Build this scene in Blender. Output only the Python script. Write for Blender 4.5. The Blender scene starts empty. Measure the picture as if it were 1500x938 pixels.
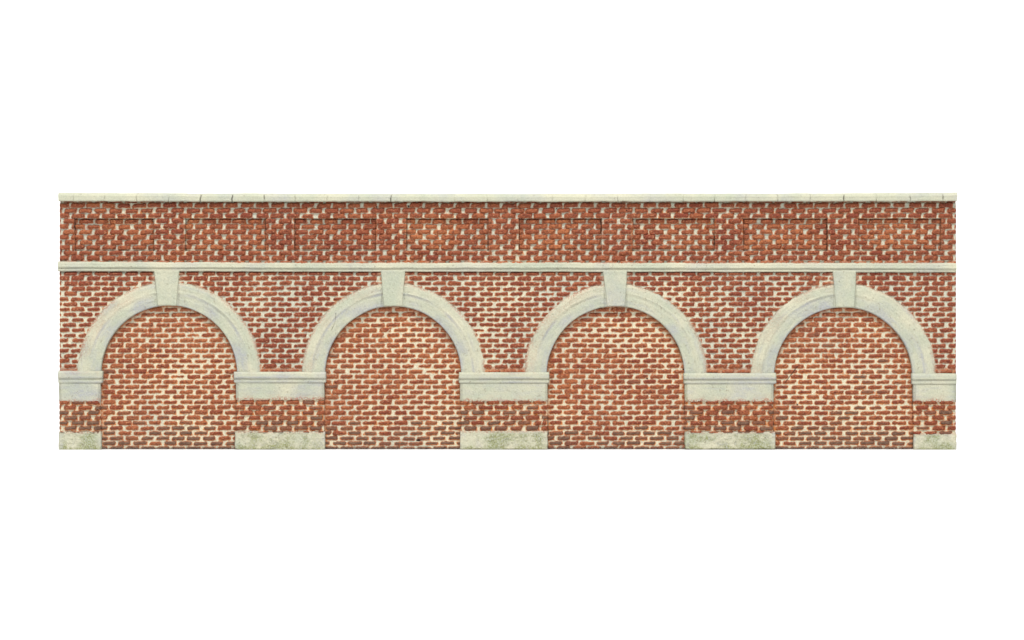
import bpy, math
import numpy as np

S = 0.0003            # metres per photograph pixel: the model wall is about 0.39 m long
CX, BY = 743.0, 658.3 # wall centre column, base line
CAMD = 1.10

# ------------------------------------------------------------------ scene
sc = bpy.context.scene
C = sc.collection
sc.view_settings.view_transform = 'Standard'
sc.view_settings.look = 'None'
sc.view_settings.exposure = 0
sc.view_settings.gamma = 1
w = bpy.data.worlds.new("World"); sc.world = w; w.use_nodes = True
bg = w.node_tree.nodes['Background']
bg.inputs[0].default_value = (1.0, 1.0, 1.0, 1); bg.inputs[1].default_value = .60

# ------------------------------------------------------------------ noise (lattice value noise)
rng = np.random.default_rng(7)
TAB = rng.random((16, 256, 256))
def vn(x, y, s=0):
    xi = np.floor(x).astype(int); yi = np.floor(y).astype(int)
    fx = x - xi; fy = y - yi
    fx = fx*fx*(3-2*fx); fy = fy*fy*(3-2*fy)
    T = TAB[s % 16]
    a = T[yi & 255, xi & 255]; b = T[yi & 255, (xi+1) & 255]
    c = T[(yi+1) & 255, xi & 255]; d = T[(yi+1) & 255, (xi+1) & 255]
    return (a*(1-fx)+b*fx)*(1-fy) + (c*(1-fx)+d*fx)*fy
def fb(x, y, sc_, s=0, o=3):          # -1..1 fractal, sc_ = feature size in px
    t = 0; amp = 1; tot = 0
    for i in range(o):
        t = t + amp*(vn(x/sc_+37.3*i+11*s, y/sc_+91.7*i+5*s, s+i)*2-1); tot += amp
        amp *= .55; sc_ = sc_*.5
    return t/tot*1.5
def ss(e0, e1, v):
    t = np.clip((v-e0)/(e1-e0), 0, 1); return t*t*(3-2*t)

# ------------------------------------------------------------------ the brick lattice read from the photograph
ROWY = np.array([300.7,308.6,316.1,323.9,331.7,339.6,347.1,354.7,362.2,370.3,377.8,385.5,393.0,400.4]
                + [407.7+7.57*i for i in range(17)]
                + [536.5,544.2,551.7,559.4,566.9,574.4,581.7,589.4,597.1,604.6,612.3,619.8,627.4,634.9,642.3,649.6,656.8,664.4])
ROWY = np.concatenate([[293.0], ROWY])            # index 0 is row -1
KX = np.array([0., 114., 564.2, 791.3, 1180., 1500.])
KU = np.array([-5.09, 0., 20., 30., 47., 60.99])
BR = np.random.default_rng(21).random((12, 64, 90))
ARCH = [(247.6, 547.4, 99.6, 133.8), (576.0, 548.2, 99.6, 133.2), (901.8, 549.6, 100.8, 133.4), (1235.4, 551.2, 101.0, 135.2)]
KEYS = [(225.8, 263.0, 231.6, 258.8, 447.9), (557.8, 593.7, 562.2, 589.5, 448.7), (883.2, 918.6, 889.2, 915.6, 449.0), (1219.6, 1254.0, 1224.2, 1251.6, 450.6)]
PIER = [  # x0, x1 (brick), moulding x0,x1, top, groove a, groove b, block bottom, plinth top, plinth bottom, plinth x0,x1
    (87.0, 147.0, 85.6, 150.6, 543.4, 554.6, 561.2, 588.6, 632.6, 658.9, 86.2, 148.6),
    (346.2, 474.6, 342.8, 477.8, 544.8, 554.8, 560.8, 585.8, 632.2, 658.6, 344.2, 476.4),
    (674.6, 801.8, 672.2, 804.8, 545.4, 555.3, 561.4, 588.0, 631.6, 658.2, 674.0, 802.4),
    (1003.6, 1132.6, 1001.4, 1137.0, 546.6, 556.0, 562.2, 588.2, 632.8, 657.9, 1003.2, 1135.6),
    (1338.2, 1400.2, 1335.4, 1400.7, 547.2, 556.6, 563.0, 588.8, 635.0, 658.9, 1338.2, 1401.0)]
PANEL = [(109.0, 225.6), (271.2, 389.6), (431.2, 551.0), (595.4, 715.2), (760.2, 881.0), (926.2, 1046.8), (1088.6, 1212.0), (1257.4, 1378.4)]
PY0, PY1 = 320.0, 367.6
SPECKS = [(612.5,645.5,3.4,1.7),(948.3,555.0,1.4,1.3),(1001.6,541.4,1.4,1.4),(552.0,303.3,1.4,1.2),(598.3,302.3,1.5,1.8),(812.9,321.9,1.2,1.2),
          (1168.6,593.2,1.2,1.3),(688.5,351,1.0,.9),(815.4,305.6,1.0,1.0),(1246,309.3,1.0,1.0),(1284,352.6,3.6,3.0),(917.8,309,1.,1.),
          (366.0,458.0,.8,.8),(1006,653,1.2,2.5),(803,636,1.0,2.5),(1247,340,2.2,2.4)]

def brick_field(x, y, zone):
    """relief height (px), paint masks for brickwork at photo coordinates x, y"""
    wx = x + 0.55*fb(x, y, 5, 1, 2) ; wy = y + 0.42*fb(x, y, 4.5, 4, 2) + 0.35*fb(x, y, 60, 6, 1)
    r = np.clip(np.searchsorted((ROWY[1:]+ROWY[:-1])/2, wy), 0, len(ROWY)-1)
    u = np.interp(wx, KX, KU)
    k = r-1
    uu = u - np.where(k % 2 == 0, 0., .5)
    j = np.round(uu).astype(int)
    R = lambda n: BR[n][r, (j+6) % 90]
    ly = wy-ROWY[r] - (R(0)-.5)*.7
    lx = (uu-j)*22.6 - (R(1)-.5)*1.5
    hl = {'parapet': 8.75, 'pier': 8.7}.get(zone, 8.8) + (R(2)-.5)*1.7
    if zone == 'infill':   hh0, gap = 2.16, 0.0
    elif zone == 'spandrel': hh0, gap = 2.16, 0.0
    elif zone == 'pier': hh0, gap = 2.5, .0
    else:                  hh0, gap = 2.9, .0
    hh = hh0 + (R(3)-.5)*.5 + .35*fb(x, y, 38, 9, 2)
    if zone == 'parapet': hh = hh - .7*(k == 9)*(y > PY1)
    if zone == 'spandrel': hh = hh + .35*ss(428, 404, y)
    skew = .13 + (R(4)-.5)*.36
    lx = lx + ly*skew - .45*ly*ly*.12
    # slightly lifted right end: the hand-carved bricks lean
    ly = ly + lx*(.022+.03*(R(5)-.5))
    rad = 1.7
    qx = np.abs(lx)-(hl-rad); qy = np.abs(ly)-(hh-rad)
    sd = np.hypot(np.maximum(qx, 0), np.maximum(qy, 0)) + np.minimum(np.maximum(qx, qy), 0) - rad
    sd = sd + .45*fb(x, y, 3.2, 2, 2)
    # worn patches where the bricks run together or are lost under mortar
    wear = fb(x, y, 26, 12, 3)
    sd = sd - .7*ss(.65, .95, wear) + .35*ss(.62, .95, -wear)*(R(6) > .35)
    sd = sd + 1.0*(R(7) < .008)
    body = ss(.25, -1.35, sd)
    h = body*({'infill': 1.5, 'spandrel': 1.7}.get(zone, 2.5)) + .60*ss(-.6, -2.4, sd)*fb(x, y, 4.5, 8, 2) - .18*(1-body)
    h = h + .22*fb(x, y, 2.2, 3, 2)*(.5+.5*body)
    brick = ss(.6, -.2, sd)
    n1 = fb(x, y, 3.0, 13, 2); n2 = fb(x, y, 55, 14, 3)
    # orange wash: hugs the brick, runs more along the bed joints
    vert = ss(.5, 3.0, np.abs(lx)-hl)       # 1 in the perpend joints
    reach = {'infill': 1.8, 'spandrel': 1.35, 'pier': 2.1, 'parapet': 2.5}[zone] + .6*n2
    halo = ss(reach+.35, .2, sd - .7*np.clip(ly/2.5, -1, 1) + .8*n1 + vert*({'pier': .4, 'parapet': 1.9}.get(zone, .8)))
    tone = R(8)*.85 + .30*(.5+.5*n2)
    if zone == 'spandrel': tone = tone*.5 - .05
    if zone == 'pier': tone = tone*.8
    if zone == 'parapet': tone = tone*.75 - .03
    tone = tone + .30*fb(x, y, 48, 15, 3)
    # soot on the lowest courses, brick by brick
    if zone in ('infill', 'pier'):
        p0 = np.interp(y, [586, 604, 618, 632, 641, 652, 658], [0, .20, .36, .62, .86, .95, 1.]) if zone == 'infill' else \
             np.interp(y, [586, 596, 604, 612, 622, 634], [0, .10, .40, .52, .62, .45])
        soot = ss(-.18, .22, p0 - R(9)*.8 - .1 + .30*fb(x, y, 70, 5, 2))
        soot = soot*ss(.3, -.9, sd)
        if zone == 'infill':
            low = ss(653.5, 656, y)
            h = h - low*.3; soot = np.maximum(soot, low*(.35+.5*n1))
        if zone == 'infill': grey = .25 + .35*n2 + .35*ss(480, 452, y) + .3*ss(560, 650, y)*(.5+n2)
        else: grey = .15+0*x
    else:
        soot = 0*x
        grey = (.75 if zone == 'spandrel' else .85) + .45*n2
        if zone == 'parapet': grey = grey + .5*ss(305, 298, y)
    dirt_shade = 0*x
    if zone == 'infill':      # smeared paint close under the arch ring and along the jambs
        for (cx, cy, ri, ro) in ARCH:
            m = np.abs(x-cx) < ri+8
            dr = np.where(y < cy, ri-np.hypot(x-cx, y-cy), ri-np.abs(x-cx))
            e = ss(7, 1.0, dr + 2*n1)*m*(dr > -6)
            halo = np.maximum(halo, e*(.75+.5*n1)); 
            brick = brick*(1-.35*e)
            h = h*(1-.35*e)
            dirt_shade = np.maximum(dirt_shade, ss(3.2, .4, dr+1.3*n1)*m*(y < cy-20)*.35)  # shade under the arch crown painted in as a thin dark band
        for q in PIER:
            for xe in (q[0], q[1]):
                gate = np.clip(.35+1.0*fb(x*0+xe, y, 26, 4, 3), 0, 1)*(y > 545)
                dirt_shade = np.maximum(dirt_shade, .6*ss(2.4, .8, np.abs(x-xe)+.6*n1)*gate)  # broken dark line along each pier edge
        dirt_shade = np.maximum(dirt_shade, ss(654.5, 657.8, y+n1)*.35)
    if zone == 'spandrel':    # cream paint slopped beside keystones and rings, bricks bleeding at springings
        for (cx, cy, ri, ro), (a, b, c, d, yb) in zip(ARCH, KEYS):
            dr = np.hypot(x-cx, y-cy)-ro
            e = ss(2.6, .2, dr+1.4*n1)
            brick = brick*(1-.8*e); h = h*(1-.6*e); halo = halo*(1-.35*e)
            kk = (ss(a-6, a-1, x-2*n1)*ss(b+6, b+1, x+2*n1))
            brick = brick*(1-.7*kk); halo = halo*(1-.3*kk)
            pal = ss(0, 1, 1)*0
        e = ss(536.5, 542, y + n1*1.5)
        halo = np.maximum(halo, e*.85); brick = brick*(1-.3*e)
        g = np.exp(-((x-1205)/26)**2-((y-408)/16)**2)+.7*np.exp(-((x-460)/22)**2-((y-412)/9)**2)
        brick = brick*(1-.55*g*(.6+.6*n1)); halo = np.maximum(halo, .7*g*ss(.9,-.8,sd))
        dirt_shade = ss(401.5, 398.6, y+.6*n1)*.30  # shade below the string course painted in as a dark strip
    if zone == 'parapet':
        for a, b in PANEL:
            ins = (x > a-1.2)*(x < b+1.2)*(y > PY0-1)*(y < PY1+1)
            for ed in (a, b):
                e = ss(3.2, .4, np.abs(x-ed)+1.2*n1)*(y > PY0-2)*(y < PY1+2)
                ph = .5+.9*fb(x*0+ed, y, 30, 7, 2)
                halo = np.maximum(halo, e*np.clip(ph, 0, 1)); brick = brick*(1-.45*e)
                dirt_shade = np.maximum(dirt_shade, .75*ss(1.1, .2, np.abs(x-ed)+.5*n1)*(y > PY0)*(y < PY1)*np.clip(.35+fb(x*0+ed, y, 22, 3, 2), 0, 1))
            h = h - (2.2+.9*fb(x, y*0+a, 26, 3, 2))*ss(2.3, .6, np.abs(y-PY0))*(y > PY0-.4)*(x > a-1)*(x < b+1) - (.9+.8*fb(x*0+a, y, 14, 8, 2))*ss(1.8, .4, np.minimum(np.abs(x-a), np.abs(x-b)))*ins*(x > a-.4)*(x < b+.4)
            e = ss(1.5, .5, np.abs(y-PY1+1.2)+.4*n1)*(x > a)*(x < b)*np.clip(.75+.9*fb(x, y*0+a, 16, 4, 2), 0, 1)
            brick = brick*(1-.9*e); halo = halo*(1-.8*e)  # light caught by the panel's bottom edge, painted in as bare cream
            # worn tan high spots inside the panels
            tone = np.where(ins > 0, np.clip(tone+.42+.5*fb(x, y, 45, 11, 2), 0, 1.6), tone)
        e = ss(381.2, 384, y + n1*1.2)
        brick = brick*(1-.75*e)
        h = h - 2.6*ss(298.4, 296.6, y)
    if zone == 'spandrel': h = h - 1.6*ss(400.6, 399, y)
    for (sx, sy, a, b) in SPECKS:
        q = ((x-sx)/a)**2+((y-sy)/b)**2
        m = ss(1.35, .5, q); amt = .45 if a > 2 and sx > 700 else 1.
        dirt_shade = np.maximum(dirt_shade, m*amt); h = h-m*.8*amt
    def stroke(x0, y0, x1, y1, wd):
        t = np.clip(((x-x0)*(x1-x0)+(y-y0)*(y1-y0))/((x1-x0)**2+(y1-y0)**2), 0, 1)
        return ss(wd, wd*.3, np.hypot(x-x0-t*(x1-x0), y-y0-t*(y1-y0)))
    m = stroke(1168.6, 537.5, 1150.5, 561.0, .95); dirt_shade = np.maximum(dirt_shade, m*.85); h = h-m*.7
    for q in ((571, 483, 560.5, 493.5), (715, 420, 705, 427.5), (793, 622, 796, 611)):
        m = stroke(*q, .95); brick = brick*(1-m); halo = halo*(1-m); h = h+.4*m
    return h, np.stack([brick, np.clip(halo, 0, 1), np.clip(tone/1.6, 0, 1), np.ones_like(x)], -1), \
           np.stack([np.clip(soot, 0, 1), np.clip(grey, 0, 1), np.clip(dirt_shade, 0, 1), np.ones_like(x)], -1)

# ------------------------------------------------------------------ mesh from a relief grid with a skirt round every free edge
def build(name, X, Y, D, back, mat, parent, paint, grime_shade, keep=None):
    """X,Y photo px, D relief px towards the viewer (2-D arrays, rows downward); free edges run back to depth `back`"""
    ny, nx = X.shape
    idx = np.arange(ny*nx).reshape(ny, nx)
    q = np.stack([idx[:-1, :-1], idx[1:, :-1], idx[1:, 1:], idx[:-1, 1:]], -1)
    q = q.reshape(-1, 4) if keep is None else q[keep]
    e = np.concatenate([q[:, [0, 1]], q[:, [1, 2]], q[:, [2, 3]], q[:, [3, 0]]])
    key = np.minimum(e[:, 0], e[:, 1])*(ny*nx)+np.maximum(e[:, 0], e[:, 1])
    _, inv, cnt = np.unique(key, return_inverse=True, return_counts=True)
    be = e[cnt[inv] == 1]
    bv = np.unique(be)
    m = np.full(ny*nx, -1); m[bv] = ny*nx+np.arange(len(bv))
    sk = np.stack([be[:, 1], be[:, 0], m[be[:, 0]], m[be[:, 1]]], -1)
    xf, yf, df = X.ravel(), Y.ravel(), D.ravel()
    P = np.stack([np.concatenate([xf, xf[bv]]), np.concatenate([yf, yf[bv]]), np.concatenate([df, np.full(len(bv), float(back))])], -1)
    F = np.concatenate([q, sk])
    pa = np.concatenate([paint.reshape(-1, 4), paint.reshape(-1, 4)[bv]])
    gr = np.concatenate([grime_shade.reshape(-1, 4), grime_shade.reshape(-1, 4)[bv]])
    used = np.unique(F); re = np.zeros(len(P), int); re[used] = np.arange(len(used))
    P, pa, gr, F = P[used], pa[used], gr[used], re[F]
    co = np.stack([(P[:, 0]-CX)*S, -P[:, 2]*S, (BY-P[:, 1])*S], -1)
    me = bpy.data.meshes.new(name)
    me.vertices.add(len(co)); me.vertices.foreach_set('co', co.astype(np.float32).ravel())
    me.loops.add(F.size); me.loops.foreach_set('vertex_index', F.astype(np.int32).ravel())
    me.polygons.add(len(F)); me.polygons.foreach_set('loop_start', np.arange(0, F.size, 4, dtype=np.int32))
    me.update(calc_edges=True)
    for nm, arr in (('paint', pa), ('grime_shade', gr)):
        a = me.attributes.new(nm, 'FLOAT_COLOR', 'POINT'); a.data.foreach_set('color', arr.astype(np.float32).ravel())
    me.validate()
    me.polygons.foreach_set('use_smooth', np.ones(len(me.polygons), bool))
    me.set_sharp_from_angle(angle=math.radians(62))
    me.materials.append(mat)
    o = bpy.data.objects.new(name, me); C.objects.link(o); o.parent = parent
    return o

G = 0.72
def grid(x0, x1, y0, y1, g=G):
    nx = max(2, int(round((x1-x0)/g))+1); ny = max(2, int(round((y1-y0)/g))+1)
    return np.meshgrid(np.linspace(x0, x1, nx), np.linspace(y0, y1, ny))

# ------------------------------------------------------------------ materials
def lin(r, g, b):
    f = lambda c: ((c/255+.055)/1.055)**2.4 if c > 10 else c/255/12.92
    return (f(r), f(g), f(b), 1)
GAIN = 1/1.62
def alb(r, g, b):
    c = lin(r, g, b); return (c[0]*GAIN, c[1]*GAIN, c[2]*GAIN, 1)

class NT:
    def __init__(s, name):
        s.m = bpy.data.materials.new(name); s.m.use_nodes = True
        s.t = s.m.node_tree; s.b = s.t.nodes['Principled BSDF']
        s.tc = s.t.nodes.new('ShaderNodeTexCoord').outputs['Object']
    def n(s, t): return s.t.nodes.new(t)
    def l(s, a, b): s.t.links.new(a, b)
    def noise(s, scale, det=3, rough=.6, stretch=None):
        n = s.n('ShaderNodeTexNoise'); n.inputs['Scale'].default_value = scale
        n.inputs['Detail'].default_value = det; n.inputs['Roughness'].default_value = rough
        src = s.tc
        if stretch:
            mp = s.n('ShaderNodeMapping'); mp.inputs['Scale'].default_value = stretch; s.l(src, mp.inputs[0]); src = mp.outputs[0]
        s.l(src, n.inputs['Vector']); return n.outputs['Fac']
    def mr(s, v, a, b, c=0, d=1):
        n = s.n('ShaderNodeMapRange'); n.inputs[1].default_value = a; n.inputs[2].default_value = b
        n.inputs[3].default_value = c; n.inputs[4].default_value = d; s.l(v, n.inputs[0]); return n.outputs[0]
    def math(s, op, a, b):
        n = s.n('ShaderNodeMath'); n.operation = op; n.use_clamp = (op == 'ADD')
        for i, v in enumerate((a, b)):
            if isinstance(v, (int, float)): n.inputs[i].default_value = v
            else: s.l(v, n.inputs[i])
        return n.outputs[0]
    def mix(s, f, a, b, mode='MIX'):
        n = s.n('ShaderNodeMix'); n.data_type = 'RGBA'; n.blend_type = mode; n.clamp_factor = True
        for i, v in ((0, f), (6, a), (7, b)):
            if isinstance(v, (int, float)): n.inputs[i].default_value = v
            elif isinstance(v, tuple): n.inputs[i].default_value = v
            else: s.l(v, n.inputs[i])
        return n.outputs[2]
    def attr(s, name):
        n = s.n('ShaderNodeAttribute'); n.attribute_name = name
        p = s.n('ShaderNodeSeparateColor'); s.l(n.outputs['Color'], p.inputs[0]); return p.outputs
    def grain(s, col, lo, hi, scale):
        v = s.mr(s.noise(scale, 2, .7), .3, .7, lo, hi)
        c = s.n('ShaderNodeCombineColor'); [s.l(v, c.inputs[i]) for i in range(3)]
        return s.mix(1., col, c.outputs[0], 'MULTIPLY')
    def finish(s, col, rough, bscale, bstr, bdist):
        s.l(col, s.b.inputs['Base Color']); s.b.inputs['Roughness'].default_value = rough
        s.b.inputs['Specular IOR Level'].default_value = .25
        bm = s.n('ShaderNodeBump'); bm.inputs['Strength'].default_value = bstr; bm.inputs['Distance'].default_value = bdist
        s.l(s.noise(bscale, 3, .65), bm.inputs['Height']); s.l(bm.outputs[0], s.b.inputs['Normal'])
        return s.m

def brick_material():
    s = NT('painted_brickwork')
    P = s.attr('paint'); Q = s.attr('grime_shade')
    mortar = s.mix(Q[1], alb(242, 231, 198), alb(212, 215, 196))
    mortar = s.mix(s.mr(s.noise(900, 3, .7), .5, .75), mortar, alb(190, 184, 168))
    halo = s.mix(s.mr(s.noise(420, 3, .7), .35, .65), alb(232, 138, 52), alb(196, 94, 32))
    halo = s.mix(s.math('MULTIPLY', Q[1], .75), halo, alb(164, 86, 54))
    brk = s.mix(P[2], alb(142, 67, 46), alb(192, 116, 72))
    brk = s.mix(s.mr(s.noise(700, 3, .7), .46, .66, 0, .85), brk, alb(116, 58, 42))
    brk = s.mix(s.mr(s.noise(1300, 2, .7), .56, .72, 0, .9), brk, alb(212, 148, 108))
    c = s.mix(s.math('MULTIPLY', P[1], s.mr(s.noise(1100, 2, .6), .25, .6, .55, 1.)), mortar, halo)
    c = s.mix(s.math('MULTIPLY', P[0], s.mr(s.noise(850, 3, .75), .62, .74, 1., .45)), c, brk)
    soot = s.mix(s.mr(s.noise(600, 3, .7), .4, .65), alb(104, 82, 68), alb(132, 108, 90))
    c = s.mix(s.math('MULTIPLY', Q[0], .85), c, soot)
    c = s.mix(Q[2], c, alb(56, 36, 28))  # dirt and specks, plus the painted shade strips
    c = s.grain(c, .76, 1.2, 2100)
    return s.finish(c, .82, 1500, .55, .00022)

def stone_material():
    s = NT('painted_stone')
    P = s.attr('paint'); Q = s.attr('grime_shade')       # P: lavender wash, brick-red bleed, moss ; Q: cracks, joints and darker grooves and edges, cream, -
    c = s.mix(s.mr(s.noise(90, 4, .6), .35, .65), alb(198, 204, 182), alb(212, 212, 188))
    c = s.mix(s.mr(s.noise(500, 3, .7), .5, .75, 0, .6), c, alb(196, 200, 186))
    c = s.mix(Q[1], c, alb(228, 223, 196))
    c = s.mix(s.math('MULTIPLY', P[0], s.mr(s.noise(1000, 3, .7), .3, .6, .3, .85)), c, alb(180, 183, 192))
    c = s.mix(s.math('MULTIPLY', P[1], s.mr(s.noise(1700, 2, .8), .42, .58)), c, alb(184, 120, 100))
    c = s.mix(s.math('MULTIPLY', P[2], s.mr(s.noise(1500, 2, .8), .36, .60)), c, alb(148, 152, 92))
    c = s.mix(s.mr(s.noise(750, 2, .75), .62, .72, 0, .6), c, alb(150, 140, 124))
    c = s.mix(Q[0], c, alb(84, 76, 68))
    c = s.grain(c, .84, 1.12, 2400)
    return s.finish(c, .80, 1300, .7, .00025)

def casting_material():
    s = NT('raw_casting')
    c = s.mix(s.noise(160, 4, .6), alb(176, 170, 152), alb(206, 202, 184))
    return s.finish(c, .85, 800, .5, .0002)

def sheet_material():
    s = NT('white_paper_sweep')
    c = s.mix(s.noise(3, 2, .5), (.90, .90, .90, 1), (.92, .92, .92, 1))
    return s.finish(c, .9, 600, .05, .00005)
MB, MS, MC, MW = brick_material(), stone_material(), casting_material(), sheet_material()

# ------------------------------------------------------------------ the one thing: the model wall
root = bpy.data.objects.new('viaduct_model', None); C.objects.link(root)
root.empty_display_size = .03
root['label'] = "long red brick model viaduct wall with four blind arches, cream stone trim and mossy plinths"
root['category'] = "model wall"

def brick_part(name, x0, x1, y0, y1, depth, zone, parent, back=-3.0, keep=None, edge=0.0):
    X, Y = grid(x0, x1, y0, y1)
    h, p, g = brick_field(X, Y, zone)
    D = depth+h
    if edge:                              # softened left / right arrises
        dx = np.minimum(X-x0, x1-X); D = D - 1.2*ss(1.6, 0, dx)
    k = None
    if keep is not None:
        xc = (X[1:, 1:]+X[:-1, :-1])/2; yc = (Y[1:, 1:]+Y[:-1, :-1])/2; k = keep(xc, yc)
    return build(name, X, Y, D, back, MB, parent, p, g, k)

D_IN, D_WALL, D_PAN = 0.0, 5.4, .9

# parapet with eight sunk panels
def not_panel(x, y):
    k = np.ones(x.shape, bool)
    for a, b in PANEL: k &= ~((x > a) & (x < b) & (y > PY0) & (y < PY1))
    return k
par = brick_part('parapet', 87.6, 1400.4, 293.5, 386, D_WALL, 'parapet', root, keep=not_panel, edge=1)
for a, b in PANEL:
    brick_part('recessed_panel', a-1.4, b+1.4, PY0-1.4, PY1+1.4, D_PAN, 'parapet', par)

def not_arch(x, y):
    k = np.ones(x.shape, bool)
    for cx, cy, ri, ro in ARCH: k &= ~((np.hypot(x-cx, y-cy) < (ri+ro)/2) | ((np.abs(x-cx) < (ri+ro)/2) & (y > cy)))
    return k
brick_part('spandrel_wall', 87.2, 1400.4, 396, 548, D_WALL, 'spandrel', root, keep=not_arch, edge=1)

for cx, cy, ri, ro in ARCH:
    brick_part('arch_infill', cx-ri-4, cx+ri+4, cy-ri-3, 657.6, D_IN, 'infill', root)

# ---- stone pieces
def wash(X, Y, s=0):
    return np.clip(.8*fb(X, Y, 34, s, 3)+.08, 0, 1)
def stone_rect(name, xa, xb, y0, y1, prof, parent, back=0.0, wob=.35, round_=1.1, paint=None, sl=(0, 0), seed=0, ends=(1, 1)):
    """xa,xb left/right edge px; sl = how far each edge moves from top to bottom"""
    X, Y = grid(xa, xb, y0, y1)
    t = (Y-y0)/(y1-y0); u = (X-xa)/(xb-xa)
    Xo = X + sl[0]*t*(1-u) + sl[1]*t*u
    ex = np.minimum(X-xa, xb-X); ey = np.minimum(Y-y0, y1-Y)
    Xe = Xo + wob*fb(X, Y, 9, seed, 2); Ye = Y + wob*fb(X, Y, 12, seed+3, 2)
    D = prof(Xo, Y)
    d2 = np.full_like(X, 99.)
    if ends[0]: d2 = np.minimum(d2, X-xa)
    if ends[1]: d2 = np.minimum(d2, xb-X)
    d2 = np.minimum(d2, ey)
    D = D - round_*(1-np.clip(d2/max(round_, .1), 0, 1))**2*.9
    D = D + .16*fb(X, Y, 7, seed+5, 3) + .09*fb(X, Y, 2., seed+7, 2)
    p = np.zeros(X.shape+(4,)); g = np.zeros(X.shape+(4,)); p[..., 3] = 1; g[..., 3] = 1
    p[..., 0] = wash(X, Y, seed)*.8; g[..., 1] = np.clip(.4*fb(X, Y, 26, seed+1, 2), 0, 1)
    if paint: paint(X, Y, p, g)
    g = np.clip(g, 0, 1); p = np.clip(p, 0, 1)
    DD = D - 2.2*0
    return build(name, Xe, Ye, D, back, MS, parent, p, g)

# coping: bevelled top lip, eased front, open joints between the stones
def bow(X): return 1.4*(1-((X-743)/657)**2)
JT = [(108.9,.25),(153.6,.3),(200.8,.5),(247.7,.75),(294.2,1.),(340.6,.95),(387.3,.8),(432.2,.35),(479,.3),(526,.35),(572.7,.95),(618.4,.12),
      (665.9,.25),(713.6,.5),(758.5,.1),(809.2,.35),(857.4,.3),(904.8,.4),(951.6,.45),(1000.2,.35),(1046.2,.7),(1091.3,.3),(1138.5,.8),
      (1186,.5),(1235.1,.95),(1282.6,.6),(1332,.65),(1379.4,.8)]
X, Y = grid(86.3, 1401.9, 0, 1, .72)
nx = X.shape[1]; T = np.linspace(0, 1, 26)[:, None]; xs = X[0][None, :]
Xc = np.repeat(xs, 26, 0)
top = 282.6+bow(Xc)*1.2+.45*fb(Xc, Xc*0, 26, 2, 3); bot = 295.3+.3*bow(Xc)-.1+.38*fb(Xc, Xc*0, 15, 5, 2)
Yc = top+(bot-top)*T
lip = 5.0+.6*((Xc-743)/657)                                    # weathered top slope height
tt = Yc-top
D = 13.5 - 5.0*(1-np.clip(tt/lip, 0, 1))**1.15 - .9*ss(1.4, 0, bot-Yc) + .0*Xc
D = D + .14*fb(Xc, Yc, 6, 3, 3) + .10*fb(Xc, Yc, 2, 8, 2) + .30*np.exp(-((tt-lip)/.8)**2)*(.3+.7*ss(900, 1150, Xc))
p = np.zeros(Xc.shape+(4,)); g = np.zeros(Xc.shape+(4,)); p[..., 3] = 1; g[..., 3] = 1
p[..., 0] = wash(Xc, Yc*2, 3)*.6; g[..., 1] = np.clip(.15+.4*fb(Xc, Yc, 40, 4, 2), 0, 1)
for jx, st in JT:
    jj = jx + .9*fb(Xc*0+jx, Yc, 6, int(jx) % 7, 2) + (bot-Yc)*.08
    e = ss(1.25, .2, np.abs(Xc-jj))
    D = D - e*(.4+1.0*st)
    gate = np.clip(.45+.9*fb(Xc*0+jx*3, Yc, 5, 6, 2)+.5*(st > .85), 0, 1)*ss(1.2, 3.5, tt)
    g[..., 0] = np.maximum(g[..., 0], e*st*gate)
g[..., 0] = np.maximum(g[..., 0], .28*np.exp(-((tt-lip+.6)/.55)**2)*ss(850, 1100, Xc)*(.6+.5*fb(Xc, Yc, 20, 9, 2)))  # darker line along the top lip, right half only
Xc2 = Xc + np.where(Xc > 743, -1.6*T*ss(1380, 1403, Xc), .8*T*ss(110, 85, Xc))
build('coping', Xc2, Yc, D, -3., MS, root, p, np.clip(g, 0, 1))

# string course: fascia, quirk, lower lip
xs = grid(85.5, 1400.5, 0, 1)[0][0][None, :]; NT_ = 30
T = np.linspace(0, 1, NT_)[:, None]; Xc = np.repeat(xs, NT_, 0)
top = 383.2+1.9*ss(84, 500, Xc)+.5*ss(900, 1400, Xc)+.6*fb(Xc, Xc*0, 22, 2, 3)
bot = 397.6+.8*ss(84, 900, Xc)+.8*ss(900, 1400, Xc)+.4*fb(Xc, Xc*0, 20, 5, 3)
Yc = top+(bot-top)*T + .0; q = (Yc-top)/(bot-top)
D = 9.8 - 1.8*ss(.22, 0, q) + .5*ss(.3, .55, q) - 2.1*ss(.56, .66, q) + .5*ss(.68, .8, q) - .9*ss(.90, 1, q)
D = D + .15*fb(Xc, Yc, 8, 3, 3)+.12*fb(Xc, Yc, 2, 8, 2)+.2*fb(Xc*.3, Yc*1.6, 6, 5, 3)
p = np.zeros(Xc.shape+(4,)); g = np.zeros(Xc.shape+(4,)); p[..., 3] = 1; g[..., 3] = 1
p[..., 0] = wash(Xc, Yc, 6)*.6; g[..., 1] = np.clip(.2+.4*fb(Xc, Yc, 50, 4, 2), 0, 1)
p[..., 1] = ss(.22, 0, q)*.75*(.5+.6*fb(Xc, Yc, 30, 7, 2)) + ss(.9, 1, q)*.4
g[..., 0] = .30*np.exp(-((q-.63)/.05)**2)*(.55+.8*fb(Xc, Yc, 60, 1, 2))  # darker line along the quirk
build('string_course', Xc, Yc, D, -3., MS, root, np.clip(p, 0, 1), np.clip(g, 0, 1))

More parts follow.
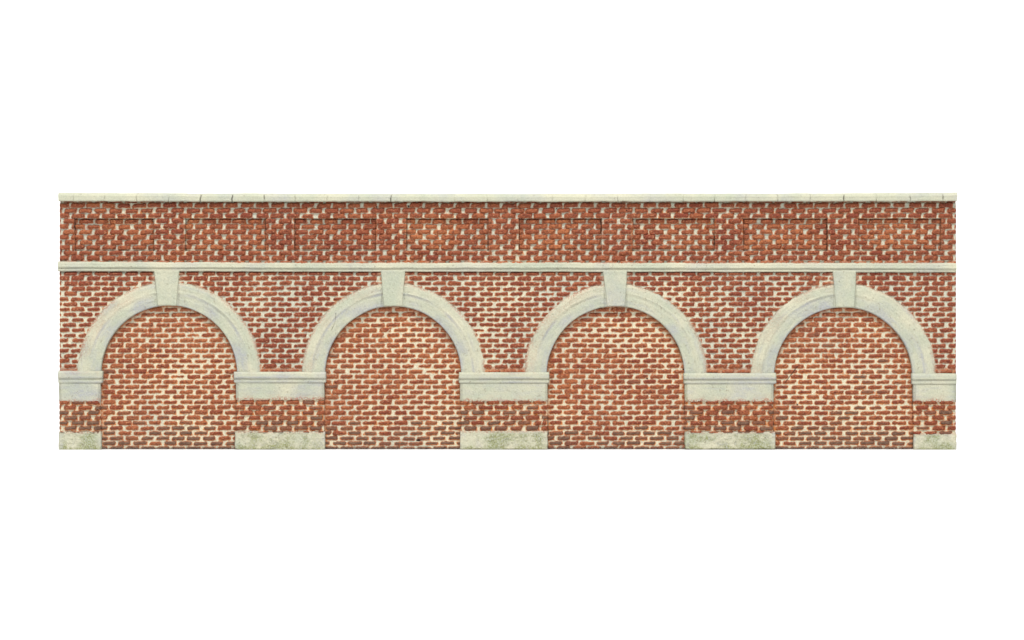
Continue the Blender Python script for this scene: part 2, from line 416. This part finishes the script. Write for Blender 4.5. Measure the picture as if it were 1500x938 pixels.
# arch rings with their keystones
for ai, ((cx, cy, ri, ro), (ka, kb, kc, kd, ky)) in enumerate(zip(ARCH, KEYS)):
    nth = int(math.pi*ro/G); nr = int((ro-ri)/.68)
    th, q = np.meshgrid(np.linspace(math.pi, 0, nth), np.linspace(1, 0, nr))
    ux = cx+ro*np.cos(th)*(.5+.5*q); uy = cy-ro*np.sin(th)*(.5+.5*q)
    ro_ = ro + 1.0*fb(ux, uy, 10, 3+ai, 3); ri_ = ri + .3*fb(ux, uy, 20, 5+ai, 2)
    r = ri_+(ro_-ri_)*q
    X = cx+r*np.cos(th); Y = cy-r*np.sin(th)
    w_ = ro_-ri_; a = (r-ri_)                     # distance from the soffit edge
    D = 7.6 - 1.5*ss(w_-4.5, w_+.2, a)            # outer band slopes into the brick
    D = D - (.75+.5*fb(X, Y, 40, 6, 2))*ss(19.5, 15.5, a)                # step down to the inner band
    D = D + (.35+.4*fb(X, Y, 30, 10, 2))*np.exp(-((a-20)/1.3)**2)
    D = D - .55*ss(15, 0, a) - 1.0*ss(1.5, 0, a)**2
    arc = (math.pi-th)*ro
    st1 = fb(arc*.35, a*2.2+ai*31, 7, 9, 3); st2 = fb(arc*.25, a*1.5+ai*17, 9, 2, 3)
    D = D + .22*fb(X, Y, 10, 3, 3) + .12*fb(X, Y, 2.2, 8, 2) + .30*st1
    p = np.zeros(X.shape+(4,)); g = np.zeros(X.shape+(4,)); p[..., 3] = 1; g[..., 3] = 1
    left = ss(cx+10, cx-60, X)
    p[..., 0] = np.clip(.15+.75*fb(X, Y, 30, ai+2, 3), 0, 1)*ss(22, 8, a) + .65*ss(5, 0, a)*np.clip(.5+fb(X, Y, 40, ai+5, 2), 0, 1) \
        + .8*np.exp(-((a-17.5)/2)**2)*np.clip(.15+fb(X, Y, 30, ai+9, 2), 0, 1)
    p[..., 0] = p[..., 0] + .55*np.clip(st2-.15, 0, 1)
    p[..., 1] = ss(5.5, 0, w_-a)*.8*np.clip(.6+.7*fb(X, Y, 20, ai, 2), 0, 1) + .30*left*ss(15, 22, a)*np.clip(.4+fb(X, Y, 30, ai+1, 2), 0, 1)
    g[..., 1] = np.clip(.25+.5*fb(X, Y, 26, ai+1, 2), 0, 1)*ss(10, 18, a)
    g[..., 0] = .30*ss(1.4, 0, a) + .30*ss(2.2, .2, w_-a)*np.clip(.3+fb(X, Y, 9, ai+12, 3), 0, 1)
    def crack(x0, y0, x1, y1, wd, st):
        t = np.clip(((X-x0)*(x1-x0)+(Y-y0)*(y1-y0))/((x1-x0)**2+(y1-y0)**2), 0, 1)
        m = ss(wd, wd*.3, np.hypot(X-x0-t*(x1-x0)-2.*np.sin(t*3.1), Y-y0-t*(y1-y0)))
        g[..., 0] = np.maximum(g[..., 0], m*st); return m
    if ai == 1:
        D -= .5*crack(492, 459, 485.5, 484, .85, .6)
        D += .3*crack(694, 525, 707, 519, .8, 0)
    if ai == 0: D -= .5*crack(317, 467, 322, 474, .8, .35)
    if ai == 2:
        D -= .6*crack(804, 455, 809, 461, .9, .4); D -= .5*crack(809, 461, 815, 453, .9, .25)
    for m_ in (ss(2.2, .3, np.abs(X-(ka+kc)/2+.5))*(Y < cy-90), ss(2.2, .3, np.abs(X-(kb+kd)/2-.5))*(Y < cy-90)):
        D = D-.6*m_; g[..., 0] = np.maximum(g[..., 0], .35*m_*(.5+.5*fb(X, Y, 12, 2, 2)))
    ring = build('arch_ring', X, Y, D, -3., MS, root, np.clip(p, 0, 1), np.clip(g, 0, 1))
    kt = 396.0 + (0 if ai < 2 else .6)
    def kpaint(X, Y, p, g, ai=ai):
        p[..., 0] *= .7
    def kprof(X, Y, cx=(ka+kb)/2, kt=kt):
        return 8.8 + .5*ss(kt+7, kt, Y) + .0*X
    key = stone_rect('keystone', ka, kb, kt, ky, kprof, ring, back=-2., round_=1.6, sl=(kc-ka, kd-kb), seed=ai+4, paint=kpaint, wob=.3)

# piers with impost and plinth
for i, (x0, x1, m0, m1, yt, ga, gb, bb, pt, pb, q0, q1) in enumerate(PIER):
    pier = brick_part('pier', x0, x1, bb-1.3, pt+1.2, D_WALL-.2, 'pier', root, edge=1)
    first, last = i == 0, i == 4
    def prof(X, Y, yt=yt, ga=ga, gb=gb, bb=bb):
        f = 9.6 - 1.9*ss(yt+3.5, yt, Y) + .3*ss(yt+4, ga-2, Y)
        f = f - 1.9*ss(ga-1.2, ga+.4, Y) + .35*ss(ga+.8, ga+2.4, Y) - 1.1*ss(gb-.9, gb+.5, Y)
        return f
    def ppaint(X, Y, p, g, yt=yt, ga=ga, gb=gb, bb=bb, i=i):
        st = [1.1, 1.2, .8, .7, .3][i]
        p[..., 0] = p[..., 0]*.6 + .4*np.clip(fb(X*.35, Y*1.8, 8, i, 3), 0, 1) + st*(.85*np.exp(-((Y-ga+1.8)/1.7)**2)+.75*np.exp(-((Y-gb+1.5)/2.)**2))*np.clip(.45+.9*fb(X, Y, 42, i+3, 2), 0, 1)
        g[..., 0] = .40*np.exp(-((Y-ga)/.7)**2)*np.clip(.7+.8*fb(X, Y, 30, 1, 2), 0, 1)+.34*np.exp(-((Y-gb-.2)/.8)**2)*np.clip(.7+.8*fb(X, Y, 30, 2, 2), 0, 1)+.22*ss(2, .2, np.minimum(X-m0, m1-X)-3*ss(gb-.6, gb+.6, Y))  # darker lines in both grooves and along the side edges
        p[..., 1] = .9*ss(bb-5, bb, Y+2*fb(X, Y, 9, 2, 2)) + .35*ss(bb-14, bb-2, Y)*np.clip(.3+fb(X, Y, 20, i, 2), 0, 1) \
            + .4*np.clip(.1+fb(X, Y, 16, i+6, 2), 0, 1)*ss(ga, yt, Y)
        if i == 3: p[..., 2] = .8*ss(1007, 1003, X)*np.clip(.5+fb(X, Y, 12, 3, 2), 0, 1)
    # moulding and block in one casting: narrower below the moulding
    X, Y = grid(m0, m1, yt, bb)
    s_ = ss(gb-.6, gb+.6, Y)
    L = m0 + s_*(x0-.6-m0) + .3*fb(Y*0, Y, 8, i, 2) ; Rr = m1 - s_*(m1-x1-.4) + .3*fb(Y*0+9, Y, 8, i+2, 2)
    u = (X-m0)/(m1-m0); Xo = L+(Rr-L)*u
    ragged = .9*fb(X, Y*0+i*9, 5, i+1, 3)*ss(bb-3, bb, Y)
    Yo = Y + ragged + .25*fb(X, Y*0, 20, 3, 2)*ss(yt+3, yt, Y)
    D = prof(X, Y) - 1.0*ss(1.3, 0, np.minimum(X-m0, m1-X)) - .2*ss(bb-1.6, bb, Y)
    D = D + .17*fb(X, Y, 8, 3, 3)+.1*fb(X, Y, 2., 8, 2)
    p = np.zeros(X.shape+(4,)); g = np.zeros(X.shape+(4,)); p[..., 3] = 1; g[..., 3] = 1
    p[..., 0] = wash(X, Y, i); g[..., 1] = np.clip(.1+.4*fb(X, Y, 30, i+1, 2), 0, 1)
    ppaint(X, Y, p, g)
    build('impost', Xo, Yo, D, -3., MS, pier, np.clip(p, 0, 1), np.clip(g, 0, 1))
    def mossy(X, Y, p, g, pt=pt, pb=pb, i=i, q0=q0, q1=q1):
        n = fb(X, Y, 22, i+2, 3); n2 = fb(X, Y, 7, i+8, 2)
        ex = ss(0, 14, np.minimum(X-q0, q1-X))
        p[..., 2] = np.clip(1.0*ss(pb-8, pb-1, Y+3*n)*(.35+.65*ex)+ex*(.46+.8*n+.5*n2)*ss(pt, pt+6, Y), 0, 1)*.9
        if i in (3,): p[..., 2] = np.maximum(p[..., 2], .8*ss(1008, 1004, X)*np.clip(.6+n2, 0, 1))
        g[..., 1] = np.clip(.35-.5*n, 0, 1)
        p[..., 1] = .7*ss(pt+4, pt, Y+n2)
        p[..., 0] = np.clip(.5*n2, 0, 1)
        g[..., 0] = .25*ss(pb-1.2, pb, Y) + .35*ss(1.8, .3, np.minimum(X-q0, q1-X)+.8*n2)
    stone_rect('plinth_block', q0, q1, pt, pb, lambda X, Y: 7.2 - .9*ss(1, 0, 0*X)*0 + 1.0*fb(X, Y, 3.0, 6, 3)*.6, pier, back=-3., wob=.45, round_=1.3, paint=mossy, seed=i+2)

# the casting's plain body behind the modelled face
def box_mesh(name, x0, x1, y0, y1, d0, d1, mat, parent):
    import bmesh
    bm = bmesh.new()
    vs = [bm.verts.new(((x-CX)*S, -d*S, (BY-y)*S)) for x in (x0, x1) for d in (d0, d1) for y in (y0, y1)]
    for f in ((0, 1, 3, 2), (4, 6, 7, 5), (0, 4, 5, 1), (2, 3, 7, 6), (0, 2, 6, 4), (1, 5, 7, 3)):
        bm.faces.new([vs[i] for i in f])
    bmesh.ops.recalc_face_normals(bm, faces=bm.faces)
    bmesh.ops.bevel(bm, geom=list(bm.edges), offset=1.2*S, segments=2, affect='EDGES')
    me = bpy.data.meshes.new(name); bm.to_mesh(me); bm.free(); me.materials.append(mat)
    o = bpy.data.objects.new(name, me); C.objects.link(o); o.parent = parent; return o
box_mesh('back_slab', 89.0, 1399.2, 284.6, 657.8, -24, -2.0, MC, root)

# ------------------------------------------------------------------ white paper sweep the wall stands on
prof = [(-2.2, 0.0), (-.5, 0.0), (0.5, 0.0)] + [(0.5+.5*math.sin(a), .5-.5*math.cos(a)) for a in np.linspace(.1, math.pi/2, 14)] + [(1.0, 1.6)]
vs = []; fs = []
for i, (y, z) in enumerate(prof):
    vs += [(-2.0, y, z-.0002), (2.0, y, z-.0002)]
    if i: fs.append((2*i-2, 2*i-1, 2*i+1, 2*i))
me = bpy.data.meshes.new('backdrop'); me.from_pydata(vs, [], fs); me.materials.append(MW)
for p_ in me.polygons: p_.use_smooth = True
bd = bpy.data.objects.new('backdrop', me); C.objects.link(bd); bd['kind'] = 'structure'

# ------------------------------------------------------------------ key light: a soft box high in front of the wall
L = bpy.data.lights.new('softbox', 'AREA'); L.shape = 'RECTANGLE'; L.size = 1.1; L.size_y = .12; L.energy = 38
L.color = (1, .985, .95)
lo = bpy.data.objects.new('softbox', L); C.objects.link(lo)
from mathutils import Vector
lo.location = (-.04, -.72, 1.45)
lo.rotation_euler = (Vector((0, 0, .05))-Vector(lo.location)).to_track_quat('-Z', 'Y').to_euler()

# ------------------------------------------------------------------ camera
cam = bpy.data.cameras.new('camera'); co = bpy.data.objects.new('camera', cam); C.objects.link(co)
cam.sensor_width = 36; FX = 5.4*S
cam.lens = 36*(CAMD-FX)/(1500*S)
co.location = ((750-CX)*S, -CAMD, (BY-469)*S); co.rotation_euler = (math.radians(90), 0, 0)
cam.clip_start = .01; cam.clip_end = 50
sc.camera = co
